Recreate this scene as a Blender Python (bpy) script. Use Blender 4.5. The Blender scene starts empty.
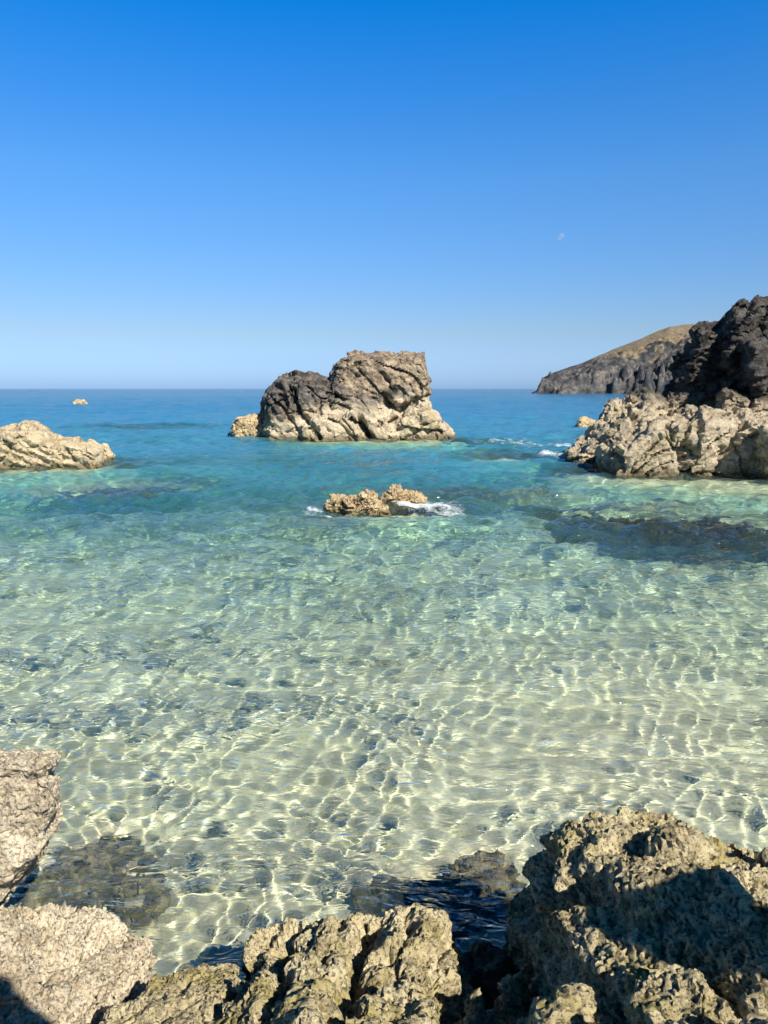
import bpy, bmesh, math, random
import numpy as np
from mathutils import Vector

# ------------------------------------------------------------------ camera, sky, sun, exposure
SC = bpy.context.scene
COL = SC.collection
R = math.radians
CAM_H = 3.0
PITCH = 9.52
FPX = 740.0
cam_d = bpy.data.cameras.new('camera')
cam_d.sensor_fit = 'VERTICAL'; cam_d.sensor_height = 36.0; cam_d.lens = 36.0 * FPX / 1024.0
cam_d.clip_start = 0.05; cam_d.clip_end = 60000
cam = bpy.data.objects.new('camera', cam_d); COL.objects.link(cam)
cam.location = (0, 0, CAM_H)
cam.rotation_euler = (R(90 - PITCH), 0, 0)
cam.rotation_mode = 'XYZ'
SC.camera = cam

SUN_EL = 40.0
SUN_TO = Vector((0.52, -0.80, 0)).normalized()       # horizontal direction towards the sun
sun_dir = Vector((SUN_TO.x * math.cos(R(SUN_EL)), SUN_TO.y * math.cos(R(SUN_EL)), math.sin(R(SUN_EL))))
sd = bpy.data.lights.new('sun', 'SUN'); sd.energy = 5.0; sd.angle = R(0.5); sd.color = (1.0, 0.95, 0.86)
sun = bpy.data.objects.new('sun', sd); COL.objects.link(sun)
sun.rotation_euler = sun_dir.to_track_quat('Z', 'Y').to_euler()
sun.location = (20, -30, 40)
try: sd.cycles.is_caustics_light = True
except Exception as e: print('no caustics light', e)

W = bpy.data.worlds.new('World'); SC.world = W; W.use_nodes = True
nt = W.node_tree; nt.nodes.clear()
def N(nt, t, **kw):
    n = nt.nodes.new(t)
    for k, v in kw.items():
        if k.startswith('i_'): n.inputs[k[2:].replace('_', ' ')].default_value = v
        else: setattr(n, k, v)
    return n
sky = N(nt, 'ShaderNodeTexSky', sky_type='NISHITA', sun_disc=False)
sky.sun_elevation = R(SUN_EL); sky.sun_rotation = math.atan2(SUN_TO.x, SUN_TO.y)
sky.air_density = 1.0; sky.dust_density = 0.5; sky.ozone_density = 3.0; sky.altitude = 0
geo = N(nt, 'ShaderNodeTexCoord'); sep = N(nt, 'ShaderNodeSeparateXYZ')
nt.links.new(geo.outputs['Generated'], sep.inputs[0])
ramp = N(nt, 'ShaderNodeValToRGB')
SKY_STOPS = [(0.0, (1, 1, 1)), (1.0, (1, 1, 1))]
SKY_STOPS = [(0.0, (0.270, 0.435, 0.86)), (0.07, (0.335, 0.405, 0.54)), (0.25, (0.245, 0.500, 0.730)), (0.42, (0.021, 0.490, 0.920)), (0.6, (0.003, 0.19, 0.40)), (0.85, (0.002, 0.06, 0.14))]
els = ramp.color_ramp.elements
while len(els) > 1: els.remove(els[-1])
els[0].position, els[0].color = SKY_STOPS[0][0], (*SKY_STOPS[0][1], 1)
for p, c in SKY_STOPS[1:]:
    e = els.new(p); e.color = (*c, 1)
for e in els: e.color = (*[v * 0.89 for v in e.color[:3]], 1)
nt.links.new(sep.outputs['Z'], ramp.inputs[0])
mul = N(nt, 'ShaderNodeMix', data_type='RGBA', blend_type='MULTIPLY'); mul.inputs[0].default_value = 1.0
nt.links.new(sky.outputs[0], mul.inputs[6]); nt.links.new(ramp.outputs[0], mul.inputs[7])
bg = N(nt, 'ShaderNodeBackground'); bg.inputs['Strength'].default_value = 0.15
nt.links.new(mul.outputs[2], bg.inputs['Color'])
wo = N(nt, 'ShaderNodeOutputWorld'); nt.links.new(bg.outputs[0], wo.inputs[0])

vs = SC.view_settings
vs.view_transform = 'Standard'; vs.look = 'None'; vs.exposure = 0.72; vs.gamma = 1.0; vs.use_curve_mapping = False
cy = SC.cycles
cy.use_denoising = True
try: cy.denoiser = 'OPENIMAGEDENOISE'; cy.denoising_input_passes = 'RGB_ALBEDO_NORMAL'
except Exception: pass
cy.max_bounces = 8; cy.diffuse_bounces = 2; cy.glossy_bounces = 2; cy.transmission_bounces = 4; cy.transparent_max_bounces = 6
cy.caustics_refractive = True; cy.caustics_reflective = False
cy.sample_clamp_indirect = 4.0; cy.blur_glossy = 0.3
cy.use_adaptive_sampling = True; cy.adaptive_threshold = 0.02

# ------------------------------------------------------------------ noise in numpy
def _h(ix, iy, iz, s):
    h = (ix.astype(np.uint32) * np.uint32(374761393) + iy.astype(np.uint32) * np.uint32(668265263)
         + iz.astype(np.uint32) * np.uint32(2147483647) + np.uint32((s * 974711 + 12345) & 0xffffffff))
    h = (h ^ (h >> np.uint32(13))) * np.uint32(1274126177)
    h = (h ^ (h >> np.uint32(16))) * np.uint32(2246822519)
    return h ^ (h >> np.uint32(15))
_G = np.array([[1,1,0],[-1,1,0],[1,-1,0],[-1,-1,0],[1,0,1],[-1,0,1],[1,0,-1],[-1,0,-1],[0,1,1],[0,-1,1],[0,1,-1],[0,-1,-1],[1,1,0],[-1,1,0],[0,-1,1],[0,-1,-1]], np.float32)
def perlin(p, seed=0):
    i = np.floor(p).astype(np.int32); f = (p - i).astype(np.float32)
    u = f * f * f * (f * (f * 6 - 15) + 10)
    r = 0
    for dx in (0, 1):
        wx = u[:, 0] if dx else 1 - u[:, 0]
        for dy in (0, 1):
            wy = u[:, 1] if dy else 1 - u[:, 1]
            for dz in (0, 1):
                wz = u[:, 2] if dz else 1 - u[:, 2]
                g = _G[_h(i[:, 0] + dx, i[:, 1] + dy, i[:, 2] + dz, seed) & np.uint32(15)]
                r = r + wx * wy * wz * (g[:, 0] * (f[:, 0] - dx) + g[:, 1] * (f[:, 1] - dy) + g[:, 2] * (f[:, 2] - dz))
    return r
def fbm(p, octs=4, seed=0, gain=0.5, ridge=False):
    a, t, r = 1.0, 0.0, 0.0
    for o in range(octs):
        n = perlin(p * (2.03 ** o) + o * 7.3, seed + o)
        if ridge: n = 0.5 - 2 * np.abs(n)
        r = r + a * n; t += a; a *= gain
    return r / t
def worley(p, seed=0):
    """F1, F2 and a random value of the nearest cell"""
    i = np.floor(p).astype(np.int32); f = (p - i).astype(np.float32)
    f1 = np.full(len(p), 9.0, np.float32); f2 = f1.copy(); cid = np.zeros(len(p), np.float32)
    for dx in (-1, 0, 1):
        for dy in (-1, 0, 1):
            for dz in (-1, 0, 1):
                h = _h(i[:, 0] + dx, i[:, 1] + dy, i[:, 2] + dz, seed)
                jx = (h & np.uint32(1023)) / 1023.0; jy = ((h >> np.uint32(10)) & np.uint32(1023)) / 1023.0; jz = ((h >> np.uint32(20)) & np.uint32(1023)) / 1023.0
                d = np.sqrt((dx + jx - f[:, 0]) ** 2 + (dy + jy - f[:, 1]) ** 2 + (dz + jz - f[:, 2]) ** 2).astype(np.float32)
                c = d < f1
                f2 = np.where(c, f1, np.minimum(f2, d)); cid = np.where(c, jx, cid); f1 = np.where(c, d, f1)
    return f1, f2, cid
def facets(p, seed=0, k=1.0, a=0.3):
    """broken-stone relief: every cell of a jittered lattice is its own tilted plane"""
    i = np.floor(p).astype(np.int32); f = (p - i).astype(np.float32)
    f1 = np.full(len(p), 9.0, np.float32); f2 = f1.copy()
    ox = np.zeros(len(p), np.float32); oy = ox.copy(); oz = ox.copy(); hh = np.zeros(len(p), np.uint32)
    for dx in (-1, 0, 1):
        for dy in (-1, 0, 1):
            for dz in (-1, 0, 1):
                h = _h(i[:, 0] + dx, i[:, 1] + dy, i[:, 2] + dz, seed)
                ax = (dx + (h & np.uint32(1023)) / 1023.0 - f[:, 0]).astype(np.float32)
                ay = (dy + ((h >> np.uint32(10)) & np.uint32(1023)) / 1023.0 - f[:, 1]).astype(np.float32)
                az = (dz + ((h >> np.uint32(20)) & np.uint32(1023)) / 1023.0 - f[:, 2]).astype(np.float32)
                d = np.sqrt(ax * ax + ay * ay + az * az); c = d < f1
                f2 = np.where(c, f1, np.minimum(f2, d)); f1 = np.where(c, d, f1)
                ox = np.where(c, ax, ox); oy = np.where(c, ay, oy); oz = np.where(c, az, oz); hh = np.where(c, h, hh)
    g = hh * np.uint32(2654435761); gx = (g & np.uint32(255)) / 127.5 - 1; gy = ((g >> np.uint32(8)) & np.uint32(255)) / 127.5 - 1; gz = ((g >> np.uint32(16)) & np.uint32(255)) / 127.5 - 1
    return (k * (ox * gx + oy * gy + oz * gz) + a * (((g >> np.uint32(24)) & np.uint32(255)) / 127.5 - 1)).astype(np.float32), (f2 - f1)
def sstep(a, b, x):
    t = np.clip((x - a) / (b - a), 0, 1); return t * t * (3 - 2 * t)

# ------------------------------------------------------------------ placing by bearing and range
cp, sp_ = math.cos(R(PITCH)), math.sin(R(PITCH))
def ray(px, py):
    a = (px - 384) / FPX; b = (512 - py) / FPX
    return Vector((a, cp + b * sp_, -sp_ + b * cp))
def at_z(px, py, z=0.0):
    d = ray(px, py); t = (z - CAM_H) / d.z
    return Vector((0, 0, CAM_H)) + d * t
def at_y(px, py, y):
    d = ray(px, py); return Vector((0, 0, CAM_H)) + d * (y / d.y)

# ------------------------------------------------------------------ depth of the sea floor
SHOALS = [(-2.5, 43.5, 5.0, 0.7), (2.0, 42.5, 4.5, 0.6), (-13.0, 28.5, 4.0, 0.5), (9.0, 26.0, 3.5, 0.45), (12.5, 23.5, 4.0, 0.65), (16, 22, 5, 0.6), (0.3, 18.2, 1.4, 0.5), (5.0, 33.0, 2.5, 0.9)]
def depth_at(x, y):
    """metres of water over the sand at plan position x, y"""
    r = y + 0.10 * x
    d = np.interp(r, [-3, 1.0, 2.5, 4, 6, 9, 13, 18, 25, 40, 70, 150, 400], [-0.6, 0.14, 0.34, 0.48, 0.58, 0.72, 1.05, 1.9, 3.2, 4.6, 7.5, 13, 20])
    p = np.stack([x * 0.10, y * 0.10, np.zeros_like(x)], 1)
    n = fbm(p + 3.1, 3, 11)
    d = d * (1 + 0.75 * n)
    for sx, sy, sr, sk in SHOALS:
        g = np.exp(-(((x - sx) ** 2 + (y - sy) ** 2) / sr ** 2) ** 1.5)
        d = d * (1 - g) + np.minimum(d, sk) * g
    return d
def grid_mesh(name, V, nr, nc, mat, attrs=None):
    me = bpy.data.meshes.new(name)
    idx = np.arange(nr * nc).reshape(nr, nc)
    q = np.stack([idx[:-1, :-1], idx[:-1, 1:], idx[1:, 1:], idx[1:, :-1]], -1).reshape(-1, 4)
    me.vertices.add(len(V)); me.vertices.foreach_set('co', V.astype(np.float32).ravel())
    me.loops.add(q.size); me.loops.foreach_set('vertex_index', q.ravel().astype(np.int32))
    me.polygons.add(len(q)); me.polygons.foreach_set('loop_start', (np.arange(len(q)) * 4).astype(np.int32))
    me.polygons.foreach_set('use_smooth', np.ones(len(q), bool))
    for k, v in (attrs or {}).items():
        a = me.attributes.new(k, 'FLOAT', 'POINT'); a.data.foreach_set('value', v.astype(np.float32))
    me.update(); me.materials.append(mat)
    o = bpy.data.objects.new(name, me); COL.objects.link(o)
    return o
def fan(r0, ratio, rmax, half, nc, cx=0.0, cyy=-1.5):
    rs = [r0]
    while rs[-1] < rmax: rs.append(rs[-1] * ratio + 0.0)
    rs = np.array(rs); th = np.linspace(-R(half), R(half), nc)
    rr, tt = np.meshgrid(rs, th, indexing='ij')
    return (cx + rr * np.sin(tt)).ravel(), (cyy + rr * np.cos(tt)).ravel(), rr.ravel(), len(rs), nc

# ------------------------------------------------------------------ node helpers
def new_mat(name):
    m = bpy.data.materials.new(name); m.use_nodes = True; m.node_tree.nodes.clear(); return m, m.node_tree
def L(nt, a, b): nt.links.new(a, b)
def rampn(nt, stops, fac=None):
    r = N(nt, 'ShaderNodeValToRGB'); e = r.color_ramp.elements
    while len(e) > 1: e.remove(e[-1])
    e[0].position = stops[0][0]; e[0].color = (*stops[0][1], 1)
    for p, c in stops[1:]:
        k = e.new(p); k.color = (*c, 1)
    if fac is not None: L(nt, fac, r.inputs[0])
    return r
def grey(v): return (v, v, v)
def noise_n(nt, vec, scale, detail=6, rough=0.6, dist=0.0):
    n = N(nt, 'ShaderNodeTexNoise'); n.inputs['Scale'].default_value = scale; n.inputs['Detail'].default_value = detail
    n.inputs['Roughness'].default_value = rough; n.inputs['Distortion'].default_value = dist
    if vec is not None: L(nt, vec, n.inputs['Vector'])
    return n
def mixc(nt, fac, a, b, mode='MIX'):
    m = N(nt, 'ShaderNodeMix', data_type='RGBA', blend_type=mode)
    for s, v in ((0, fac), (6, a), (7, b)):
        if isinstance(v, (int, float)): m.inputs[s].default_value = v
        elif isinstance(v, tuple): m.inputs[s].default_value = (*v, 1)
        else: L(nt, v, m.inputs[s])
    return m.outputs[2]
def math_n(nt, op, a, b=None, clamp=False):
    m = N(nt, 'ShaderNodeMath', operation=op); m.use_clamp = clamp
    for s, v in ((0, a), (1, b)):
        if v is None: continue
        if isinstance(v, (int, float)): m.inputs[s].default_value = v
        else: L(nt, v, m.inputs[s])
    return m.outputs[0]

# ------------------------------------------------------------------ sea and sea floor
def water_material():
    m, nt = new_mat('sea_water')
    at = N(nt, 'ShaderNodeAttribute', attribute_name='depth')
    d = at.outputs['Fac']
    # colour the column lets through (red dies first)
    comb = N(nt, 'ShaderNodeCombineColor')
    for ch, k in zip('Red Green Blue'.split(), (0.25, 0.045, 0.075)):
        e = math_n(nt, 'EXPONENT', math_n(nt, 'MULTIPLY', d, -k)); L(nt, e, comb.inputs[ch])
    refr = N(nt, 'ShaderNodeBsdfRefraction'); refr.inputs['IOR'].default_value = 1.16; refr.inputs['Roughness'].default_value = 0.0
    L(nt, comb.outputs[0], refr.inputs['Color'])
    # light scattered back grows with depth; the constant pale veil paints in sky reflection
    body = math_n(nt, 'SUBTRACT', 1.0, math_n(nt, 'EXPONENT', math_n(nt, 'SUBTRACT', math_n(nt, 'MULTIPLY', math_n(nt, 'MULTIPLY', d, d), -0.07), 0.035)))
    tone = rampn(nt, [(0.0, (0.42, 0.56, 0.50)), (0.04, (0.26, 0.48, 0.45)), (0.11, (0.07, 0.29, 0.33)), (0.22, (0.055, 0.225, 0.32)), (0.4, (0.040, 0.185, 0.31)), (1.0, (0.034, 0.155, 0.29))], math_n(nt, 'MULTIPLY', d, 1 / 20.0))
    dif = N(nt, 'ShaderNodeBsdfDiffuse'); L(nt, tone.outputs[0], dif.inputs['Color'])
    col = N(nt, 'ShaderNodeMixShader'); L(nt, body, col.inputs[0]); L(nt, refr.outputs[0], col.inputs[1]); L(nt, dif.outputs[0], col.inputs[2])
    # fine ripples
    tc = N(nt, 'ShaderNodeTexCoord')
    mp = N(nt, 'ShaderNodeMapping'); mp.inputs['Scale'].default_value = (0.9, 2.0, 1.0); mp.inputs['Rotation'].default_value = (0, 0, R(12)); L(nt, tc.outputs['Object'], mp.inputs[0])
    n1 = noise_n(nt, mp.outputs[0], 5.5, 2, 0.5, 0.8)
    n2 = noise_n(nt, mp.outputs[0], 1.1, 4, 0.6, 0.6)
    ln = N(nt, 'ShaderNodeVectorMath', operation='LENGTH'); L(nt, tc.outputs['Object'], ln.inputs[0])
    far = N(nt, 'ShaderNodeMapRange'); far.inputs['From Min'].default_value = 4; far.inputs['From Max'].default_value = 110; L(nt, ln.outputs['Value'], far.inputs['Value'])
    b1 = N(nt, 'ShaderNodeBump'); b1.inputs['Distance'].default_value = 0.07; b1.inputs['Strength'].default_value = 0.9; L(nt, n1.outputs['Fac'], b1.inputs['Height'])
    b2 = N(nt, 'ShaderNodeBump'); b2.inputs['Distance'].default_value = 0.22; L(nt, far.outputs[0], b2.inputs['Strength']); L(nt, n2.outputs['Fac'], b2.inputs['Height']); L(nt, b1.outputs[0], b2.inputs['Normal'])
    L(nt, b2.outputs[0], dif.inputs['Normal'])
    b0 = N(nt, 'ShaderNodeBump'); b0.inputs['Distance'].default_value = 0.018; b0.inputs['Strength'].default_value = 1.0; L(nt, n1.outputs['Fac'], b0.inputs['Height']); L(nt, b0.outputs[0], refr.inputs['Normal'])
    glo = N(nt, 'ShaderNodeBsdfGlossy'); glo.inputs['Roughness'].default_value = 0.04; L(nt, b2.outputs[0], glo.inputs['Normal'])
    fr = N(nt, 'ShaderNodeFresnel'); fr.inputs['IOR'].default_value = 1.33; L(nt, b2.outputs[0], fr.inputs['Normal'])
    gm = N(nt, 'ShaderNodeNewGeometry')            # same reflectance from above and from below
    L(nt, math_n(nt, 'ADD', 1.58, math_n(nt, 'MULTIPLY', gm.outputs['Backfacing'], 1 / 1.58 - 1.58)), fr.inputs['IOR'])
    mx = N(nt, 'ShaderNodeMixShader'); L(nt, fr.outputs[0], mx.inputs[0]); L(nt, col.outputs[0], mx.inputs[1]); L(nt, glo.outputs[0], mx.inputs[2])
    out = N(nt, 'ShaderNodeOutputMaterial'); L(nt, mx.outputs[0], out.inputs['Surface'])
    return m
def sand_material():
    m, nt = new_mat('sand')
    tc = N(nt, 'ShaderNodeTexCoord')
    a = noise_n(nt, tc.outputs['Object'], 0.5, 5, 0.6); b = noise_n(nt, tc.outputs['Object'], 40, 4, 0.7)
    c = rampn(nt, [(0.28, (0.44, 0.38, 0.21)), (0.42, (0.70, 0.60, 0.36)), (0.7, (0.84, 0.74, 0.50))], a.outputs['Fac'])
    cc = mixc(nt, 0.35, c.outputs[0], rampn(nt, [(0.3, (0.35, 0.28, 0.15)), (0.6, (0.72, 0.62, 0.40))], b.outputs['Fac']).outputs[0])
    g1 = noise_n(nt, tc.outputs['Object'], 7, 6, 0.75, 0.5)
    cc = mixc(nt, rampn(nt, [(0.34, grey(0.65)), (0.47, grey(0))], g1.outputs['Fac']).outputs[0], cc, (0.27, 0.23, 0.12))
    cc = mixc(nt, rampn(nt, [(0.55, grey(0)), (0.66, grey(0.7))], g1.outputs['Fac']).outputs[0], cc, (0.80, 0.74, 0.56))
    p = N(nt, 'ShaderNodeBsdfPrincipled'); p.inputs['Roughness'].default_value = 0.9; L(nt, cc, p.inputs['Base Color'])
    bp = N(nt, 'ShaderNodeBump'); bp.inputs['Distance'].default_value = 0.01; L(nt, b.outputs['Fac'], bp.inputs['Height']); L(nt, bp.outputs[0], p.inputs['Normal'])
    o = N(nt, 'ShaderNodeOutputMaterial'); L(nt, p.outputs[0], o.inputs[0]); return m

def wave_height(x, y, spacing):
    rng = np.random.RandomState(5)
    h = np.zeros_like(x)
    r = np.hypot(x, y)
    wx = x + 0.25 * perlin(np.stack([x * 0.7, y * 0.7, x * 0], 1), 91); wy = y + 0.25 * perlin(np.stack([x * 0.7, y * 0.7, x * 0], 1), 92)
    for k in range(84):
        t = k / 83.0
        lam = 0.10 * (6.0 / 0.10) ** t
        spread = 130 if lam < 0.8 else (80 if lam < 2 else 45)
        th = R(rng.normal(100, spread * 0.5))
        ph = rng.uniform(0, 2 * math.pi); kx, ky = math.cos(th) * 2 * math.pi / lam, math.sin(th) * 2 * math.pi / lam
        amp = 0.0031 * lam ** 0.80 * (1.55 if lam < 0.3 else 1.35 if lam < 1.6 else 0.95 if lam < 3 else 0.55) * rng.uniform(0.5, 1.4)
        w = sstep(2.2, 4.5, lam / spacing)
        h += amp * w * np.sin(kx * wx + ky * wy + ph)
    return h
# submerged rocks: bearing (px, py), depth of the top, half sizes in metres, turn
REEFS = [
    # name, label, category, px, py, top depth, rx, ry, rz, turn, shade, group
    ('submerged_reef', 'broad dark weedy reef under clear water in front of the right outcrop', 682, 536, 0.26, 2.8, 2.4, 0.9, -34, 'weed'),
    ('submerged_reef', 'dark weedy reef patch under water in front of the low rock at the left', 118, 512, 0.75, 2.3, 2.2, 0.9, 10, 'weed'),
    ('submerged_reef', 'long dark reef under rippled water just right of the low rock at the left', 150, 448, 1.7, 3.6, 2.6, 0.9, 0, 'weed'),
    ('submerged_reef', 'dark green reef under water at the left edge below the other left reefs', -45, 618, 0.70, 1.1, 1.3, 0.4, 20, 'weed'),
    ('submerged_reef', 'deep dark reef patch between the splashed rocks and the broad reef', 500, 522, 0.75, 2.6, 1.0, 0.75, -8, 'weed'),
    ('submerged_rock', 'brown mottled rock under shallow water behind the knobbly shore rock at the left', 78, 872, 0.16, 0.36, 0.30, 0.30, 15, 'brown'),
    ('submerged_rock', 'smaller brown rock under shallow water, right of the mottled brown one at the left', 138, 893, 0.16, 0.20, 0.16, 0.20, 40, 'brown'),
    ('submerged_rock', 'olive rock under shallow water, seaward of the mottled brown one at the left', 118, 848, 0.20, 0.20, 0.13, 0.18, -20, 'brown'),
    ('submerged_stone', 'small dark stone under clear water, farther of the two on the sand', 383, 681, 0.52, 0.26, 0.22, 0.16, 0, 'brown'),
    ('submerged_stone', 'small dark stone under clear water, nearer of the two on the sand', 424, 738, 0.44, 0.18, 0.11, 0.14, 30, 'brown'),
    ('submerged_rock', 'pale pitted rock just under the surface left of the biggest near boulder', 492, 868, 0.04, 0.22, 0.26, 0.30, 40, 'brown'),
    ('submerged_rock', 'dark rock added under water to paint the shadow between the near boulders', 425, 900, 0.12, 0.38, 0.22, 0.25, 0, 'dark'),  # put in where the water is dark from shadow
]
def reef_spot(r):
    return at_z(r[2], r[3], -r[4])
def view_depth(x, y):
    d = depth_at(x, y)
    for r in REEFS:
        c = reef_spot(r); t = R(r[8]); dx, dy = x - c.x, y - c.y
        u = (dx * math.cos(t) + dy * math.sin(t)) / r[5]; v = (-dx * math.sin(t) + dy * math.cos(t)) / r[6]
        q = np.sqrt(u * u + v * v)
        top = r[4] + r[7] * 0.8 * q ** 2
        d = np.minimum(d, top)
    return d
def spacing_at(x, y):
    return np.hypot(x, y + 1.5) * 0.0045
def sea_z(x, y, r=None, sp=None):
    if r is None: r = np.hypot(x, y + 1.5)
    if sp is None: sp = spacing_at(x, y)
    gust = 1 + 1.0 * fbm(np.stack([x * 0.08, y * 0.08, x * 0], 1), 3, 33)
    return wave_height(x, y, sp) * np.interp(r, [0, 8, 13, 20, 40], [1.0, 1.25, 1.8, 2.5, 3.4]) * gust - r * r / (2 * 6.371e6)
def build_sea():
    x, y, r, nr, nc = fan(1.2, 1.0045, 9000, 56, 1000)
    sp = r * np.maximum(0.0045, 2 * R(56) / 1000)
    z = sea_z(x, y, r, sp)
    o = grid_mesh('sea', np.stack([x, y, z], 1), nr, nc, water_material(), {'depth': np.maximum(view_depth(x, y), 0.02)})
    o['kind'] = 'structure'; o.cycles.is_caustics_caster = True
    x, y, r, nr, nc = fan(0.8, 1.012, 9500, 60, 500, cyy=-3.0)
    z = -depth_at(x, y) * np.interp(y, [4, 8, 18, 40, 80], [1.0, 0.76, 0.58, 0.75, 1.0]) + 0.035 * fbm(np.stack([x, y * 2, x * 0], 1), 3, 8) - r * r / (2 * 6.371e6)
    s = grid_mesh('seabed', np.stack([x, y, z], 1), nr, nc, sand_material())
    s['kind'] = 'structure'; s.cycles.is_caustics_receiver = True
build_sea()

# ------------------------------------------------------------------ rock materials
def rock_material(name, pale, mid, dark, fs=1.0, dark_zone=None, yellow=(0.36, 0.30, 0.13), yellow_amt=0.35, pits=0.5, bump=0.02, wet=(0.02, 0.3), crown=None, pr=(0.36, 0.46)):
    """fs: feature size in metres. dark_zone: (z0, z1, jitter, colour, x-slope) black lichen above the splash line."""
    m, nt = new_mat(name)
    tc = N(nt, 'ShaderNodeTexCoord'); P = tc.outputs['Object']
    mp = N(nt, 'ShaderNodeMapping'); mp.inputs['Rotation'].default_value = (0.4, 0.7, 0.3); mp.inputs['Scale'].default_value = (1, 1, 2.6); L(nt, P, mp.inputs[0])
    big = noise_n(nt, mp.outputs[0], 1.1 / fs, 6, 0.62, 0.6)
    med = noise_n(nt, P, 5.0 / fs, 8, 0.68, 0.3)
    fin = noise_n(nt, P, 26.0 / fs, 6, 0.75)
    c = rampn(nt, [(0.30, dark), (0.42, mid), (0.56, pale), (0.75, tuple(min(1, v * 1.18) for v in pale))], big.outputs['Fac'])
    c2 = rampn(nt, [(0.34, dark), (0.47, mid), (0.60, pale)], med.outputs['Fac'])
    col = mixc(nt, 0.42, c.outputs[0], c2.outputs[0])
    yn = noise_n(nt, P, 2.1 / fs, 4, 0.6); yf = rampn(nt, [(0.50, grey(0)), (0.66, grey(yellow_amt))], yn.outputs['Fac'])
    col = mixc(nt, yf.outputs[0], col, yellow)
    if dark_zone:
        z0, z1, jit, dc, xs = dark_zone
        sp = N(nt, 'ShaderNodeSeparateXYZ'); L(nt, N(nt, 'ShaderNodeNewGeometry').outputs['Position'], sp.inputs[0])
        zn = noise_n(nt, P, 0.55 / fs * 1.3, 5, 0.65, 0.5)
        zz = math_n(nt, 'ADD', sp.outputs['Z'], math_n(nt, 'MULTIPLY', math_n(nt, 'SUBTRACT', zn.outputs['Fac'], 0.5), jit))
        zz = math_n(nt, 'ADD', zz, math_n(nt, 'MULTIPLY', sp.outputs['X'], xs))
        mr = N(nt, 'ShaderNodeMapRange', interpolation_type='SMOOTHSTEP'); mr.inputs['From Min'].default_value = z0; mr.inputs['From Max'].default_value = z1; L(nt, zz, mr.inputs['Value'])
        dcol = mixc(nt, rampn(nt, [(0.42, grey(0)), (0.62, grey(1))], med.outputs['Fac']).outputs[0], dc, tuple(min(1, v * 3.2 + 0.01) for v in dc))
        if crown:      # (x0, x1, z0, z1, colour): weathered brown top beyond x0
            x0, x1, c0, c1, cc = crown
            cx = N(nt, 'ShaderNodeMapRange', interpolation_type='SMOOTHSTEP'); cx.inputs['From Min'].default_value = x0; cx.inputs['From Max'].default_value = x1
            L(nt, math_n(nt, 'ADD', sp.outputs['X'], math_n(nt, 'MULTIPLY', math_n(nt, 'SUBTRACT', zn.outputs['Fac'], 0.5), 9.0)), cx.inputs['Value'])
            cz = N(nt, 'ShaderNodeMapRange', interpolation_type='SMOOTHSTEP'); cz.inputs['From Min'].default_value = c0; cz.inputs['From Max'].default_value = c1
            L(nt, math_n(nt, 'ADD', sp.outputs['Z'], math_n(nt, 'MULTIPLY', math_n(nt, 'SUBTRACT', big.outputs['Fac'], 0.5), 4.0)), cz.inputs['Value'])
            br = rampn(nt, [(0.38, tuple(v * 0.35 for v in cc)), (0.5, tuple(v * 0.8 for v in cc)), (0.64, tuple(v * 1.35 for v in cc))], med.outputs['Fac'])
            dcol = mixc(nt, math_n(nt, 'MULTIPLY', cx.outputs[0], cz.outputs[0]), dcol, br.outputs[0])
        col = mixc(nt, mr.outputs[0], col, dcol)
    # black lichen specks, and shade of pinhole pits painted into the colour
    pf = rampn(nt, [(pr[0], grey(pits)), (pr[1], grey(0))], fin.outputs['Fac'])
    col = mixc(nt, pf.outputs[0], col, (0.035, 0.032, 0.028))
    # olive weed line at the water
    sp2 = N(nt, 'ShaderNodeSeparateXYZ'); g = N(nt, 'ShaderNodeNewGeometry'); L(nt, g.outputs['Position'], sp2.inputs[0])
    wz = math_n(nt, 'ADD', sp2.outputs['Z'], math_n(nt, 'MULTIPLY', math_n(nt, 'SUBTRACT', med.outputs['Fac'], 0.5), wet[1]))
    wr = N(nt, 'ShaderNodeMapRange', interpolation_type='SMOOTHSTEP'); wr.inputs['From Min'].default_value = wet[0]; wr.inputs['From Max'].default_value = wet[0] + wet[1] * 0.6
    wr.inputs['To Min'].default_value = 0.8; wr.inputs['To Max'].default_value = 0.0; L(nt, wz, wr.inputs['Value'])
    col = mixc(nt, wr.outputs[0], col, (0.125, 0.097, 0.045))
    p = N(nt, 'ShaderNodeBsdfPrincipled'); p.inputs['Roughness'].default_value = 0.88; p.inputs['Specular IOR Level'].default_value = 0.25
    L(nt, col, p.inputs['Base Color'])
    vo = N(nt, 'ShaderNodeTexVoronoi'); vo.inputs['Scale'].default_value = 13.0 / fs; L(nt, P, vo.inputs['Vector'])
    hgt = math_n(nt, 'ADD', math_n(nt, 'MULTIPLY', med.outputs['Fac'], 1.6), math_n(nt, 'ADD', math_n(nt, 'MULTIPLY', fin.outputs['Fac'], 0.55), math_n(nt, 'MULTIPLY', vo.outputs['Distance'], 0.35)))
    bp = N(nt, 'ShaderNodeBump'); bp.inputs['Distance'].default_value = bump * 1.6; bp.inputs['Strength'].default_value = 1.0; L(nt, hgt, bp.inputs['Height']); L(nt, bp.outputs[0], p.inputs['Normal'])
    o = N(nt, 'ShaderNodeOutputMaterial'); L(nt, p.outputs[0], o.inputs[0]); return m

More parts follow.
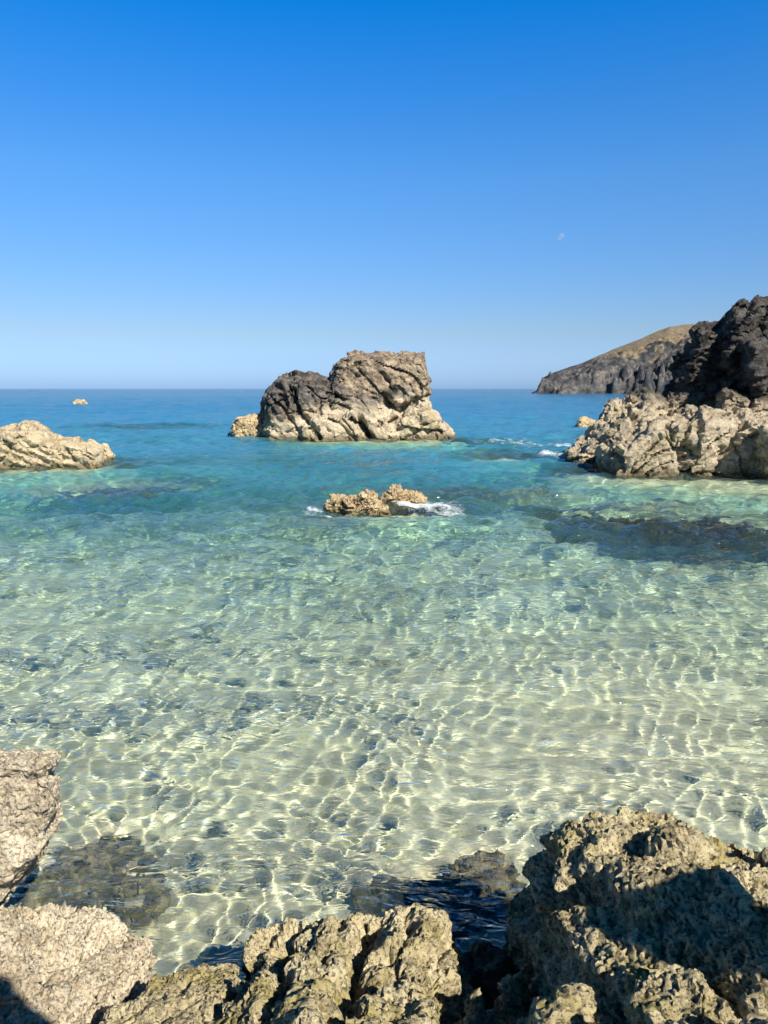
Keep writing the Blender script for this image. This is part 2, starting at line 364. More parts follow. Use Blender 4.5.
CREAM = ((0.60, 0.49, 0.32), (0.44, 0.34, 0.20), (0.20, 0.15, 0.10))
M_STACK = rock_material('stack_rock', (0.66, 0.55, 0.38), (0.48, 0.38, 0.25), (0.16, 0.12, 0.08), fs=2.6, dark_zone=(1.6, 2.7, 2.8, (0.065, 0.055, 0.045), -0.14), crown=(-3.2, -2.2, 2.4, 3.0, (0.36, 0.27, 0.18)), pits=0.4, bump=0.10, wet=(0.1, 0.5))
M_PALE = rock_material('pale_sea_rock', *CREAM, fs=2.0, pits=0.35, bump=0.06, wet=(0.05, 0.3))
M_OUT = rock_material('outcrop_rock', (0.66, 0.55, 0.38), (0.48, 0.38, 0.25), (0.15, 0.11, 0.075), fs=2.0, dark_zone=(2.1, 3.0, 1.6, (0.042, 0.036, 0.030), 0.0), pits=0.5, bump=0.11, wet=(0.1, 0.5))
M_GOLD = rock_material('golden_rock', (0.54, 0.41, 0.24), (0.42, 0.30, 0.16), (0.20, 0.14, 0.07), fs=1.0, pits=0.3, bump=0.03, wet=(0.0, 0.1))
M_NEAR = rock_material('barnacled_rock', (0.72, 0.61, 0.37), (0.50, 0.41, 0.22), (0.15, 0.115, 0.06), fs=0.45, pits=0.85, pr=(0.41, 0.49), bump=0.020, yellow=(0.40, 0.33, 0.10), yellow_amt=0.8, wet=(0.02, 0.12))
M_PINK = rock_material('pink_barnacled_rock', (0.74, 0.63, 0.45), (0.55, 0.45, 0.30), (0.24, 0.17, 0.11), fs=0.36, pits=0.8, pr=(0.40, 0.49), bump=0.014, yellow=(0.40, 0.30, 0.14), yellow_amt=0.25, wet=(0.02, 0.10))
M_WEED = rock_material('weedy_rock', (0.030, 0.030, 0.018), (0.014, 0.018, 0.013), (0.006, 0.008, 0.008), fs=1.0, pits=0.5, bump=0.03, yellow=(0.09, 0.08, 0.03), wet=(-9, 0.1))
M_BROWN = rock_material('drowned_rock', (0.34, 0.27, 0.14), (0.17, 0.13, 0.07), (0.04, 0.032, 0.022), fs=0.4, pits=0.5, bump=0.012, yellow=(0.24, 0.22, 0.07), wet=(-9, 0.1))
M_WETSHADE = rock_material('wet_and_shade_rock', (0.10, 0.085, 0.055), (0.055, 0.047, 0.033), (0.02, 0.018, 0.014), fs=0.4, pits=0.6, bump=0.015, wet=(-9, 0.1))  # wet bedrock tone, also painted shade on the filler rocks

# ------------------------------------------------------------------ rock shapes
def hull_into(bm, pts):
    t = bmesh.new()
    for p in pts: t.verts.new(p)
    r = bmesh.ops.convex_hull(t, input=t.verts)
    bmesh.ops.delete(t, geom=[v for v in t.verts if not v.link_faces], context='VERTS')
    bmesh.ops.recalc_face_normals(t, faces=t.faces)
    me = bpy.data.meshes.new('tmp'); t.to_mesh(me); t.free(); bm.from_mesh(me); bpy.data.meshes.remove(me)
def block(poly, y, front, back, sf=0.72, sb=0.8, drop=0.0):
    """closed outline seen at range y, given thickness towards and away from the shore"""
    ps = [at_y(a, b, y) for a, b in poly]
    if drop: ps += [Vector((p.x, p.y, -drop)) for p in ps if p.z < 1.2]
    c = sum(ps, Vector()) / len(ps)
    out = list(ps)
    for d, s in ((-front, sf), (-front * 0.6, (1 + sf) / 2), (back * 0.6, (1 + sb) / 2), (back, sb)):
        for p in ps:
            q = c + (p - c) * s; k = (y + d) / y; q.y += d; q.x *= k
            q.z = p.z if (p.z < 0.6 and drop) else CAM_H - (CAM_H - q.z) * k
            out.append(q)
    return out
def mound(top, base=-0.7, flare=1.12):
    ps = [at_z(a, b, z) for a, b, z in top]
    c = sum(ps, Vector()) / len(ps)
    return ps + [Vector((c.x + (p.x - c.x) * flare, c.y + (p.y - c.y) * flare, base)) for p in ps] + [Vector((c.x + (p.x - c.x) * (flare + 1) / 2, c.y + (p.y - c.y) * (flare + 1) / 2, p.z * 0.55)) for p in ps]
def egg(c, rx, ry, rz, turn=0, n=60, seed=1, jit=0.12):
    rng = random.Random(seed); out = []
    for i in range(n):
        z = 1 - 2 * (i + 0.5) / n; rr = math.sqrt(1 - z * z); a = i * 2.39996
        k = 1 + rng.uniform(-jit, jit)
        x, y = rr * math.cos(a) * rx * k, rr * math.sin(a) * ry * k
        out.append(Vector((c[0] + x * math.cos(turn) - y * math.sin(turn), c[1] + x * math.sin(turn) + y * math.cos(turn), c[2] + z * rz * k)))
    return out
def make_rock(name, hulls, voxel, mat, fs, big=0.3, mid=0.12, fine=0.04, seed=1, tilt=(0.3, 0.5, 0.2), strata=0.0, grooves=(), label='', cat='rock', group=None, blocks=0.0, pit=0.0, smooth=True, chip=1.0):
    """hulls: lists of points; fs: size in metres of the main lumps; big/mid/fine: relief as a share of fs"""
    bm = bmesh.new()
    for h in hulls: hull_into(bm, h)
    me = bpy.data.meshes.new(name); bm.to_mesh(me); bm.free()
    o = bpy.data.objects.new(name, me); COL.objects.link(o)
    md = o.modifiers.new('r', 'REMESH'); md.mode = 'VOXEL'; md.voxel_size = voxel; md.use_smooth_shade = True
    dg = bpy.context.evaluated_depsgraph_get()
    me2 = bpy.data.meshes.new_from_object(o.evaluated_get(dg))
    o.modifiers.clear(); o.data = me2; bpy.data.meshes.remove(me); me2.name = name
    n = len(me2.vertices)
    co = np.empty(n * 3, np.float32); me2.vertices.foreach_get('co', co); co = co.reshape(-1, 3)
    def normals():
        me2.vertices.foreach_set('co', co.ravel()); me2.update()
        v = np.empty(n * 3, np.float32); me2.vertex_normals.foreach_get('vector', v); return v.reshape(-1, 3)
    from mathutils import Euler
    rot = np.array(Euler(tilt).to_matrix(), np.float32)
    nr = normals()
    # a little rounding of the hull edges by averaging normals with noise comes from the lumps themselves
    p = (co @ rot.T) / fs
    w = p + 0.35 * np.stack([perlin(p * 1.3 + 5, seed + 50), perlin(p * 1.3 + 9, seed + 51), perlin(p * 1.3 + 13, seed + 52)], 1)
    ws = w * np.array([1, 1, 1.9], np.float32)
    h = big * 1.0 * fbm(ws * 0.8, 3, seed)
    fa, ed = facets(ws * 1.15, seed + 3, 0.55, 0.35)
    h = h + big * 1.0 * fa - blocks * 0.7 * (1 - sstep(0.0, 0.07, ed))
    if strata:
        st = ws[:, 2] * 2.3 + 0.5 * fbm(ws * 0.8, 2, seed + 7)
        fr = st - np.floor(st)
        h = h + strata * (sstep(0, 0.75, fr) * (1 - sstep(0.85, 1.0, fr)) - 0.5)
    co = co + nr * (h * fs)[:, None]
    for a, b, y, wd, dp in grooves:      # clefts: from bearing a to bearing b, at range y
        rel = co - np.array([0, 0, CAM_H], np.float32)
        zc = rel[:, 1] * cp - rel[:, 2] * sp_; yc = rel[:, 1] * sp_ + rel[:, 2] * cp
        zc = np.maximum(zc, 0.2); px = 384 + rel[:, 0] / zc * FPX; py = 512 - yc / zc * FPX
        d = np.array([b[0] - a[0], b[1] - a[1]], float); ln = np.hypot(*d); d /= ln
        wob = perlin(co / fs * 2.5, seed + 77) * wd * 2.0 + perlin(co / fs * 8, seed + 78) * wd * 1.0
        t = ((px - a[0]) * d[0] + (py - a[1]) * d[1]) / ln; e = ((px - a[0]) * -d[1] + (py - a[1]) * d[0]) / FPX * zc + wob
        msk = sstep(-0.1, 0.08, t) * (1 - sstep(0.92, 1.1, t)) * (nr[:, 1] < 0.55)
        co = co - nr * (dp * msk * np.exp(-(e / wd) ** 2))[:, None]
    nr = normals()
    p2 = (co @ rot.T) / fs
    asp = np.array([1, 1.25, 2.1], np.float32)
    wp = p2 + 0.10 * np.stack([perlin(p2 * 5 + 1, seed + 60), perlin(p2 * 5 + 4, seed + 61), perlin(p2 * 5 + 8, seed + 62)], 1)
    fa, ed = facets(wp * 3.1 * asp, seed + 20, 0.6, 0.35)
    fb, ed2 = facets(wp * 7.5 * asp, seed + 22, 0.6, 0.35)
    rg = fbm(wp * 2.4 * asp, 4, seed + 24, 0.6, ridge=True)
    fk = fa * sstep(0.0, 0.30, ed) * 0.9 + 0.35 * (sstep(0.0, 0.40, ed) - 0.6)
    fa = chip * fa + (1 - chip) * fk
    if chip < 0.5: rg = fbm(wp * 2.0 * asp, 4, seed + 24, 0.45, ridge=True)
    h2 = mid * (0.9 * fa * (0.5 + 0.5 * chip) + 0.40 * fb * chip + (0.55 + 0.5 * (1 - chip)) * rg - 0.55 * (1 - sstep(0.0, 0.05, ed)) * (perlin(p2 * 2, seed + 25) > -0.05))
    co = co + nr * (h2 * fs)[:, None]
    if chip < 0.5:      # weathering
        ne = len(me2.edges); ev = np.empty(ne * 2, np.int32); me2.edges.foreach_get('vertices', ev); ev = ev.reshape(-1, 2)
        cnt = np.bincount(ev.ravel(), minlength=n).astype(np.float32)[:, None]
        for it in range(5):
            acc = np.stack([np.bincount(ev[:, 0], co[ev[:, 1], k], n) + np.bincount(ev[:, 1], co[ev[:, 0], k], n) for k in range(3)], 1)
            co = (0.4 * co + 0.6 * acc / cnt).astype(np.float32)
    if voxel < 0.12 * fs:
        nr = normals()
        fc, e3 = facets(p2 * 16 * asp, seed + 30, 0.6, 0.4)
        h3 = fine * (0.7 * fc * chip + 0.9 * fbm(p2 * 14, 4, seed + 31, 0.65, ridge=True))
        if pit:
            t = fbm(p2 * 9.0 + 3, 4, seed + 35, 0.62)
            h3 = h3 - pit * sstep(0.10, 0.24, t) - pit * 0.8 * sstep(0.13, 0.2, fbm(p2 * 24, 2, seed + 37))
        co = co + nr * (h3 * fs)[:, None]
    if name.startswith('submerged'):
        co[:, 2] = np.where(co[:, 2] > -0.12, -0.12 + 0.15 * np.tanh((co[:, 2] + 0.12) * 2), co[:, 2])
    # move the origin to the foot of the rock
    c = co.mean(0); c[2] = co[:, 2].min() if not name.startswith('submerged') else co[:, 2].min()
    co = co - c
    me2.vertices.foreach_set('co', co.ravel()); me2.update()
    me2.polygons.foreach_set('use_smooth', np.full(len(me2.polygons), smooth))
    me2.set_sharp_from_angle(angle=R(48))
    me2.materials.clear(); me2.materials.append(mat)
    o.location = Vector([float(v) for v in c])
    o['label'] = label; o['category'] = cat
    if group: o['group'] = group
    o.cycles.is_caustics_receiver = True
    print(name, n)
    return o

# ---- the sea stack
make_rock('sea_stack', [
    block([(328, 378), (338, 362), (350, 354), (375, 352), (426, 350), (429, 366), (430, 392), (433, 414), (436, 444), (326, 446), (322, 395)], 47, 3.0, 4.0, 0.86, drop=1.5),
    block([(263, 405), (268, 392), (281, 375), (296, 371), (318, 377), (345, 384), (350, 446), (270, 446), (262, 430)], 46.3, 2.6, 3.0, 0.80, drop=1.5),
    block([(385, 424), (425, 408), (437, 414), (448, 426), (454, 434), (452, 442), (380, 444)], 45.5, 2.0, 2.5, 0.8, drop=1.5),
    block([(300, 420), (340, 408), (395, 412), (410, 444), (290, 444)], 45, 2.2, 1.0, 0.8, drop=1.5),
], 0.075, M_STACK, 3.4, big=0.10, mid=0.070, fine=0.012, seed=4, tilt=(0.2, -0.6, 0.1), blocks=0.11, chip=0.7,
    grooves=[((286, 380), (292, 402), 44, 0.22, 1.3), ((280, 385), (283, 408), 44, 0.14, 0.6), ((292, 400), (320, 440), 44, 0.15, 0.8), ((330, 405), (372, 438), 44, 0.14, 0.8), ((355, 415), (368, 437), 44, 0.13, 0.6), ((384, 398), (405, 412), 44, 0.22, 0.8), ((402, 408), (426, 400), 44, 0.16, 0.7), ((398, 418), (380, 430), 44, 0.12, 0.6), ((272, 400), (300, 432), 44, 0.10, 0.5), ((425, 424), (450, 420), 44, 0.08, 0.4), ((320, 390), (345, 400), 44, 0.10, 0.4), ((380, 372), (395, 392), 44, 0.10, 0.3)],
    label='tall flat-topped sea stack with dark brown crown and pale foot, alone in the bay', cat='sea stack')
make_rock('low_rock', [block([(231, 430), (238, 419), (256, 414), (266, 418), (270, 434), (234, 436)], 46.5, 1.2, 1.5, drop=1.0)], 0.06, M_GOLD, 1.2, big=0.2, mid=0.12, seed=9, blocks=0.1,
    label='low golden boulder touching the left foot of the tall sea stack')
make_rock('low_rock', [block([(73, 404), (77, 400), (84, 400), (89, 404), (89, 407), (73, 407)], 140, 1.0, 1.0, drop=1.0)], 0.12, M_GOLD, 1.5, seed=3,
    label='tiny distant rock breaking the blue sea near the horizon')
make_rock('low_rock', [
    block([(-70, 447), (-20, 443), (2, 437), (22, 425), (34, 421), (42, 428), (56, 435), (66, 441), (66, 470), (-70, 472)], 30, 2.2, 2.4, drop=1.0),
    block([(40, 440), (62, 438), (80, 441), (92, 442), (101, 448), (103, 460), (90, 467), (35, 470)], 29.5, 1.4, 1.5, drop=1.0),
    block([(95, 449), (106, 447), (112, 453), (100, 458)], 31.0, 0.5, 0.5, drop=1.0),
], 0.05, M_PALE, 2.0, big=0.06, mid=0.065, fine=0.012, seed=14, tilt=(0.1, -0.5, 0.3), blocks=0.10, strata=0.07, chip=1.0,
    grooves=[((20, 430), (45, 448), 29, 0.05, 0.2), ((0, 445), (40, 462), 29, 0.05, 0.25), ((55, 440), (75, 460), 29, 0.05, 0.2)],
    label='pale cream pointed rock rising from the sea at the left edge, before the sea stack')
make_rock('awash_rock', [block([(324, 505), (332, 500), (344, 498), (354, 502), (356, 513), (328, 511)], 18.5, 0.25, 0.3, drop=0.3), block([(344, 502), (360, 494), (370, 493), (380, 500), (388, 510), (372, 514), (346, 512)], 18.2, 0.28, 0.35, drop=0.3)], 0.018, M_GOLD, 0.9, big=0.10, mid=0.13, seed=21, tilt=(0, 0.5, 0), strata=0.06, blocks=0.08, chip=1.1,
    label='longer golden rock awash with white spray in the middle of the bay', group='golden rocks awash in mid bay')
make_rock('awash_rock', [block([(380, 501), (392, 492), (400, 489), (406, 492), (408, 503), (382, 504)], 19.3, 0.2, 0.25, drop=0.3), block([(400, 494), (412, 493), (424, 498), (420, 503), (400, 504)], 19.4, 0.2, 0.25, drop=0.3)], 0.018, M_GOLD, 0.9, big=0.10, mid=0.13, seed=22, blocks=0.08, chip=1.1,
    label='shorter golden rock just behind the spray, right of its longer twin', group='golden rocks awash in mid bay')

# ---- the outcrop at the right
make_rock('rocky_outcrop', [
    block([(566, 452), (580, 440), (600, 426), (625, 414), (655, 410), (680, 440), (680, 478), (600, 476), (570, 462)], 31, 2.0, 3.0, drop=1.5),
    block([(598, 445), (640, 424), (690, 408), (730, 408), (768, 420), (800, 428), (800, 492), (700, 486), (606, 478)], 27.5, 2.6, 3.0, drop=1.5),
    block([(740, 420), (800, 415), (900, 400), (960, 400), (980, 500), (760, 492)], 26, 2.6, 3.5, drop=1.5),
    block([(596, 424), (606, 404), (628, 393), (648, 390), (662, 398), (668, 430), (600, 432)], 32.5, 1.3, 1.5, drop=0),
    block([(664, 400), (670, 368), (679, 345), (690, 332), (706, 323), (742, 322), (790, 330), (820, 430), (660, 430)], 33, 2.0, 4.0, 0.75),
    block([(636, 408), (648, 396), (668, 388), (690, 390), (710, 430), (640, 432)], 31.5, 1.0, 2.0),
    block([(712, 345), (716, 326), (728, 309), (742, 299), (754, 298), (772, 305), (800, 300), (880, 330), (940, 430), (712, 430)], 32.5, 2.6, 4.0, 0.72),
    block([(740, 340), (768, 330), (860, 345), (940, 440), (740, 440)], 30.0, 2.0, 2.0, 0.75),
    block([(720, 404), (724, 392), (738, 388), (748, 394), (748, 414), (722, 418)], 28.6, 0.8, 1.0),
], 0.065, M_OUT, 2.3, big=0.12, mid=0.080, fine=0.020, chip=1.0, seed=31, tilt=(0.2, 0.7, 0.2), blocks=0.17, strata=0.04,
    grooves=[((690, 335), (668, 400), 31, 0.3, 1.2), ((620, 400), (640, 425), 31, 0.12, 0.5), ((600, 440), (625, 475), 26.5, 0.14, 0.5), ((665, 425), (690, 480), 25.5, 0.12, 0.45), ((740, 425), (715, 480), 25, 0.12, 0.45), ((700, 360), (760, 400), 30, 0.16, 0.6), ((752, 300), (730, 345), 30.5, 0.14, 0.6)],
    label='big craggy outcrop at the right edge, black crest over a pale barnacled foot', cat='rock outcrop')
make_rock('low_rock', [block([(576, 427), (580, 420), (588, 418), (596, 422), (597, 428)], 58, 0.8, 0.8, drop=0.6)], 0.05, M_GOLD, 1.0, seed=37,
    label='small golden rock in the sea just beyond the left end of the big outcrop')

# ---- headland
def headland():
    m, nt = new_mat('headland_rock_and_grass')
    tc = N(nt, 'ShaderNodeTexCoord'); P = tc.outputs['Object']; g = N(nt, 'ShaderNodeNewGeometry')
    a = noise_n(nt, P, 0.12, 8, 0.68, 0.5); b = noise_n(nt, P, 0.6, 6, 0.7)
    rk = rampn(nt, [(0.40, (0.020, 0.023, 0.028)), (0.5, (0.075, 0.073, 0.072)), (0.60, (0.20, 0.175, 0.145))], a.outputs['Fac'])
    rk = mixc(nt, rampn(nt, [(0.4, grey(0.6)), (0.55, grey(0))], b.outputs['Fac']).outputs[0], rk.outputs[0], (0.05, 0.05, 0.05))
    gs = rampn(nt, [(0.35, (0.14, 0.11, 0.055)), (0.52, (0.23, 0.17, 0.095)), (0.7, (0.31, 0.235, 0.14))], b.outputs['Fac'])
    at = N(nt, 'ShaderNodeAttribute', attribute_name='grass')
    gf = math_n(nt, 'ADD', at.outputs['Fac'], math_n(nt, 'MULTIPLY', math_n(nt, 'SUBTRACT', a.outputs['Fac'], 0.5), 3.6))
    gf = rampn(nt, [(0.42, grey(0)), (0.56, grey(1))], gf)
    col = mixc(nt, gf.outputs[0], rk, gs.outputs[0])
    p = N(nt, 'ShaderNodeBsdfPrincipled'); p.inputs['Roughness'].default_value = 0.95; L(nt, col, p.inputs['Base Color'])
    bp = N(nt, 'ShaderNodeBump'); bp.inputs['Distance'].default_value = 1.6; L(nt, b.outputs['Fac'], bp.inputs['Height']); L(nt, bp.outputs[0], p.inputs['Normal'])
    o = N(nt, 'ShaderNodeOutputMaterial'); L(nt, p.outputs[0], o.inputs[0])
    nx, ny = 620, 300
    xs = np.linspace(75, 420, nx); ys = np.linspace(330, 620, ny)
    X, Y = np.meshgrid(xs, ys); x, y = X.ravel(), Y.ravel()
    yr = 470.0                                        # range of the ridge
    sx = 384 + x / y * FPX                            # bearing of the point
    top = np.interp(sx, [530, 537, 541, 548, 560, 580, 600, 625, 645, 662, 690, 720, 800, 1050], [395, 386, 379, 374, 370, 363, 354, 344, 336, 329, 326, 327, 330, 300])
    H = np.maximum((388 - top) / FPX * yr + 3, -6)
    pw = np.stack([x * 0.018, y * 0.018, x * 0], 1)
    shore = 395 - 0.03 * (x - 95) + 22 * fbm(pw * 1.6, 4, 61) + 10 * fbm(pw * 7, 3, 64, ridge=True)
    v = np.clip((y - shore) / (yr - shore), -0.5, 1)
    prof = np.interp(v, [-0.5, -0.02, 0.0, 0.10, 0.22, 0.38, 0.6, 1.0], [-0.3, -0.12, 0.0, 0.30, 0.44, 0.62, 0.80, 1.0])
    back = sstep(520, 620, y)
    z = H * prof * (1 - 0.25 * back)
    rug = (1 - sstep(0.35, 0.75, v)) * sstep(-0.05, 0.1, v)
    z = z + rug * (13 * fbm(np.stack([x * 0.03 + z * 0.012, y * 0.03, z * 0.045], 1), 6, 66, 0.58, ridge=True)) + 1.0 * fbm(pw * 5, 3, 68)
    left = sstep(530, 540, sx)
    z = np.where(left > 0, z, -6) * np.maximum(left, 0.3)
    grass = sstep(0.16, 0.5, v) * sstep(10, 26, z) * (0.55 + 0.45 * sstep(0.4, 0.7, v))
    ob = grid_mesh('headland', np.stack([x, y, z], 1), ny, nx, m, {'grass': grass})
    ob['kind'] = 'structure'
    return ob
headland()

# ---- submerged rocks
for i, r in enumerate(REEFS):
    c = reef_spot(r)
    mat = {'weed': M_WEED, 'brown': M_BROWN, 'dark': M_WETSHADE}[r[9]]
    big = r[5] > 0.9
    make_rock(r[0], [egg((c.x, c.y, c.z - r[7]), r[5], r[6], r[7], R(r[8]), seed=i + 3, jit=0.22)], 0.07 if r[5] > 3 else (0.045 if big else 0.02), mat, 1.2 if big else 0.3, big=0.38 if big else 0.3, mid=0.20, fine=0.03, seed=70 + i, blocks=0.10, label=r[1], cat='reef' if 'reef' in r[0] else 'submerged rock')

# ---- shore rocks
NR = dict(fine=0.05, pit=0.055, chip=0.15)
make_rock('shore_boulder', [
    mound([(505, 925, .15), (515, 895, .45), (530, 868, .70), (560, 836, .92), (600, 819, 1.02), (628, 811, 1.05), (680, 819, 1.08), (700, 850, 1.20), (600, 870, 1.10), (545, 900, .75), (560, 950, .7), (700, 930, 1.15)], -0.6, 1.06),
    mound([(690, 826, 1.02), (725, 828, 1.06), (768, 838, 1.08), (850, 850, 1.1), (860, 960, 1.25), (770, 900, 1.28), (700, 900, 1.2)], -0.6, 1.05),
], 0.0125, M_NEAR, 0.42, big=0.32, mid=0.15, seed=101, blocks=0.11, **NR, label='largest near boulder at the right, rounded, barnacled top with a black shaded side', cat='boulder')
make_rock('shore_boulder', [
    mound([(532, 930, .85), (545, 908, 1.02), (600, 887, 1.16), (660, 873, 1.26), (712, 868, 1.30), (735, 880, 1.32), (752, 925, 1.34), (745, 975, 1.30), (620, 985, 1.15), (545, 962, .85)], -0.2, 1.03),
], 0.0125, M_NEAR, 0.40, big=0.20, mid=0.14, seed=111, blocks=0.09, **NR, label='flat slabby boulder mostly in shade, leaning on the front of the largest near boulder', cat='boulder')
make_rock('shore_boulder', [
    mound([(238, 955, .42), (262, 927, .50), (300, 915, .56), (330, 909, .60), (362, 909, .60), (400, 909, .60), (440, 922, .55), (468, 950, .45), (468, 985, .50), (430, 1010, .80), (400, 1050, 1.0), (260, 1050, .95), (225, 1000, .62)], -0.5, 1.06),
], 0.0115, M_NEAR, 0.36, big=0.26, mid=0.15, seed=121, blocks=0.10, **NR, tilt=(0.1, 0.3, -0.6),
    grooves=[((305, 905), (250, 1030), 3.0, 0.028, 0.16), ((284, 908), (222, 1000), 3.0, 0.030, 0.16), ((345, 905), (322, 960), 3.0, 0.016, 0.08), ((376, 900), (335, 1010), 3.0, 0.034, 0.20), ((420, 910), (385, 960), 3.0, 0.022, 0.10), ((450, 935), (430, 990), 3.0, 0.018, 0.08), ((400, 975), (330, 1000), 3.0, 0.02, 0.08)],
    label='sunlit ridged boulder at the bottom centre, cut by dark slanting clefts', cat='boulder')
make_rock('shore_rock', [
    mound([(85, 1025, .50), (130, 1002, .42), (165, 988, .38), (200, 968, .34), (224, 962, .34), (246, 985, .45), (260, 1050, .80), (60, 1060, .70)], -0.5, 1.05),
], 0.0115, M_NEAR, 0.34, big=0.24, mid=0.15, seed=131, blocks=0.10, **NR, label='low lichened rock at the bottom edge, left of the ridged central boulder')
make_rock('shore_rock', [
    mound([(-60, 905, .62), (0, 899, .58), (25, 905, .52), (60, 912, .45), (95, 903, .42), (128, 922, .34), (153, 940, .28), (140, 958, .28), (100, 985, .32), (55, 1015, .42), (-60, 1060, .60)], -0.5, 1.05),
], 0.0115, M_PINK, 0.34, big=0.24, mid=0.17, seed=141, blocks=0.12, **NR, grooves=[((20, 900), (60, 960), 3, 0.014, 0.07), ((95, 900), (80, 975), 3, 0.012, 0.06), ((110, 935), (20, 990), 3, 0.014, 0.08)], label='pale knobbly rock at the bottom left under the tall slab')
make_rock('shore_slab', [
    block([(-160, 775), (-60, 762), (0, 757), (35, 749), (61, 750), (62, 775), (59, 808), (46, 848), (22, 882), (-4, 912), (-160, 960)], 3.45, 0.42, 0.5, 0.86, 0.85),
    block([(-200, 800), (-60, 790), (-30, 860), (-20, 930), (-10, 1080), (-220, 1100)], 3.5, 0.35, 0.6, 0.9, 0.9),
], 0.0115, M_PINK, 0.45, big=0.10, mid=0.11, seed=151, tilt=(0.2, 0.9, 0.1), blocks=0.06, fine=0.03, pit=0.03, chip=0.2,
    grooves=[((-15, 790), (12, 774), 3.05, 0.012, 0.06), ((48, 778), (66, 768), 3.1, 0.014, 0.09), ((-20, 815), (6, 790), 3.0, 0.012, 0.06)],
    label='tall pale overhanging slab at the left edge, above the knobbly rock', cat='boulder')
small = [  # px, py, z of the top, rx, ry, rz, label
    (590, 1000, 1.12, .22, .15, .25, 'sunlit knobbly stone at the bottom, below the shaded slabby boulder'),
    (480, 1006, .80, .15, .13, .3, 'small knobbly stone at the bottom, right of the ridged central boulder'),
    (520, 975, .72, .14, .12, .4, 'small half-shaded stone against the lower left corner of the slabby boulder'),
    (700, 985, 1.32, .20, .15, .25, 'dark shaded stone under the right end of the slabby boulder'),
    (760, 950, 1.40, .13, .15, .3, 'sunlit stone at the right edge beside the slabby boulder'),
    (765, 1012, 1.48, .12, .10, .3, 'lowest knobbly stone in the bottom right corner'),
    (670, 1022, 1.38, .16, .10, .25, 'rough stone at the bottom edge, left of the corner stone'),
    (540, 1030, 1.0, .20, .12, .3, 'rough stone at the bottom edge, right of the ridged boulder'),
]
for i, (a, b, z, rx, ry, rz, lab) in enumerate(small):
    c = at_z(a, b, z)
    make_rock('shore_stone', [egg((c.x, c.y, c.z - rz), rx, ry, rz, i * 0.7, seed=i + 40, jit=0.12)], 0.010, M_NEAR, 0.22, big=0.3, mid=0.17, fine=0.06, pit=0.06, chip=0.15, seed=160 + i, blocks=0.12, label=lab, cat='stone', group='loose stones at the bottom right')
c = at_z(492, 962, 0.30)  # filler stone, its dark colour stands in for shade in this gap
make_rock('shore_stone', [egg((c.x, c.y, c.z - .35), .20, .26, .35, 0.3, seed=77)], 0.012, M_WETSHADE, 0.25, big=0.25, mid=0.15, fine=0.05, pit=0.05, seed=191, chip=0.15, label='filler stone coloured dark as painted shade in the gap left of the largest near boulder', cat='stone')
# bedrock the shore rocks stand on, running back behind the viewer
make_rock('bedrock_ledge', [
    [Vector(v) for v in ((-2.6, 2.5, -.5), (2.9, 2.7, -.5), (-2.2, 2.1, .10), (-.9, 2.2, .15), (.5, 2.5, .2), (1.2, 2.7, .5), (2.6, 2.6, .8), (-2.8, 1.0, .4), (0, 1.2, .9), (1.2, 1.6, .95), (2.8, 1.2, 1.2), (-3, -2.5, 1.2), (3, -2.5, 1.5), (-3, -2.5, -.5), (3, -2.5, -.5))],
], 0.03, M_WETSHADE, 0.6, big=0.12, mid=0.10, seed=171, blocks=0.1, label='dark wet bedrock showing in the gaps between the near boulders', cat='bedrock')

# unseen boulders added beside and behind the viewer, shaped to shade the nearest rocks
def towards_sun(p, s):
    return p + Vector((SUN_TO.x * s, SUN_TO.y * s, math.tan(R(SUN_EL)) * s))
tops = [towards_sun(at_z(a, b, 1.28), 1.75) for a, b in ((628, 905), (640, 884), (672, 872), (712, 868), (735, 882), (742, 920))]
foot = [Vector((p.x + 0.25 * k, p.y - 0.15 * k, 0.7)) for p in tops for k in (0, 1)]
make_rock('shore_boulder', [tops + foot + [Vector((p.x + 0.3, p.y - 0.35, p.z - 0.1)) for p in tops]], 0.03, M_WETSHADE, 0.6, big=0.06, mid=0.05, seed=201, label='unseen shadow caster added beside the viewer, to the right, shaped as a narrow boulder', cat='boulder')
make_rock('shore_boulder', [  # added in place of the viewer's body, to cast that shadow
    [Vector(v) for v in ((-.35, -.25, .8), (.6, -.25, .8), (.6, -1.1, .8), (-.5, -1.1, .8), (.05, -.28, 3.45), (.32, -.26, 3.66), (.62, -.3, 3.25), (.75, -.8, 3.2), (-.0, -.8, 3.2))]], 0.03, M_WETSHADE, 0.6, big=0.05, mid=0.05, seed=202, label='unseen shadow caster added right behind the viewer, shaped as an upright boulder', cat='boulder')

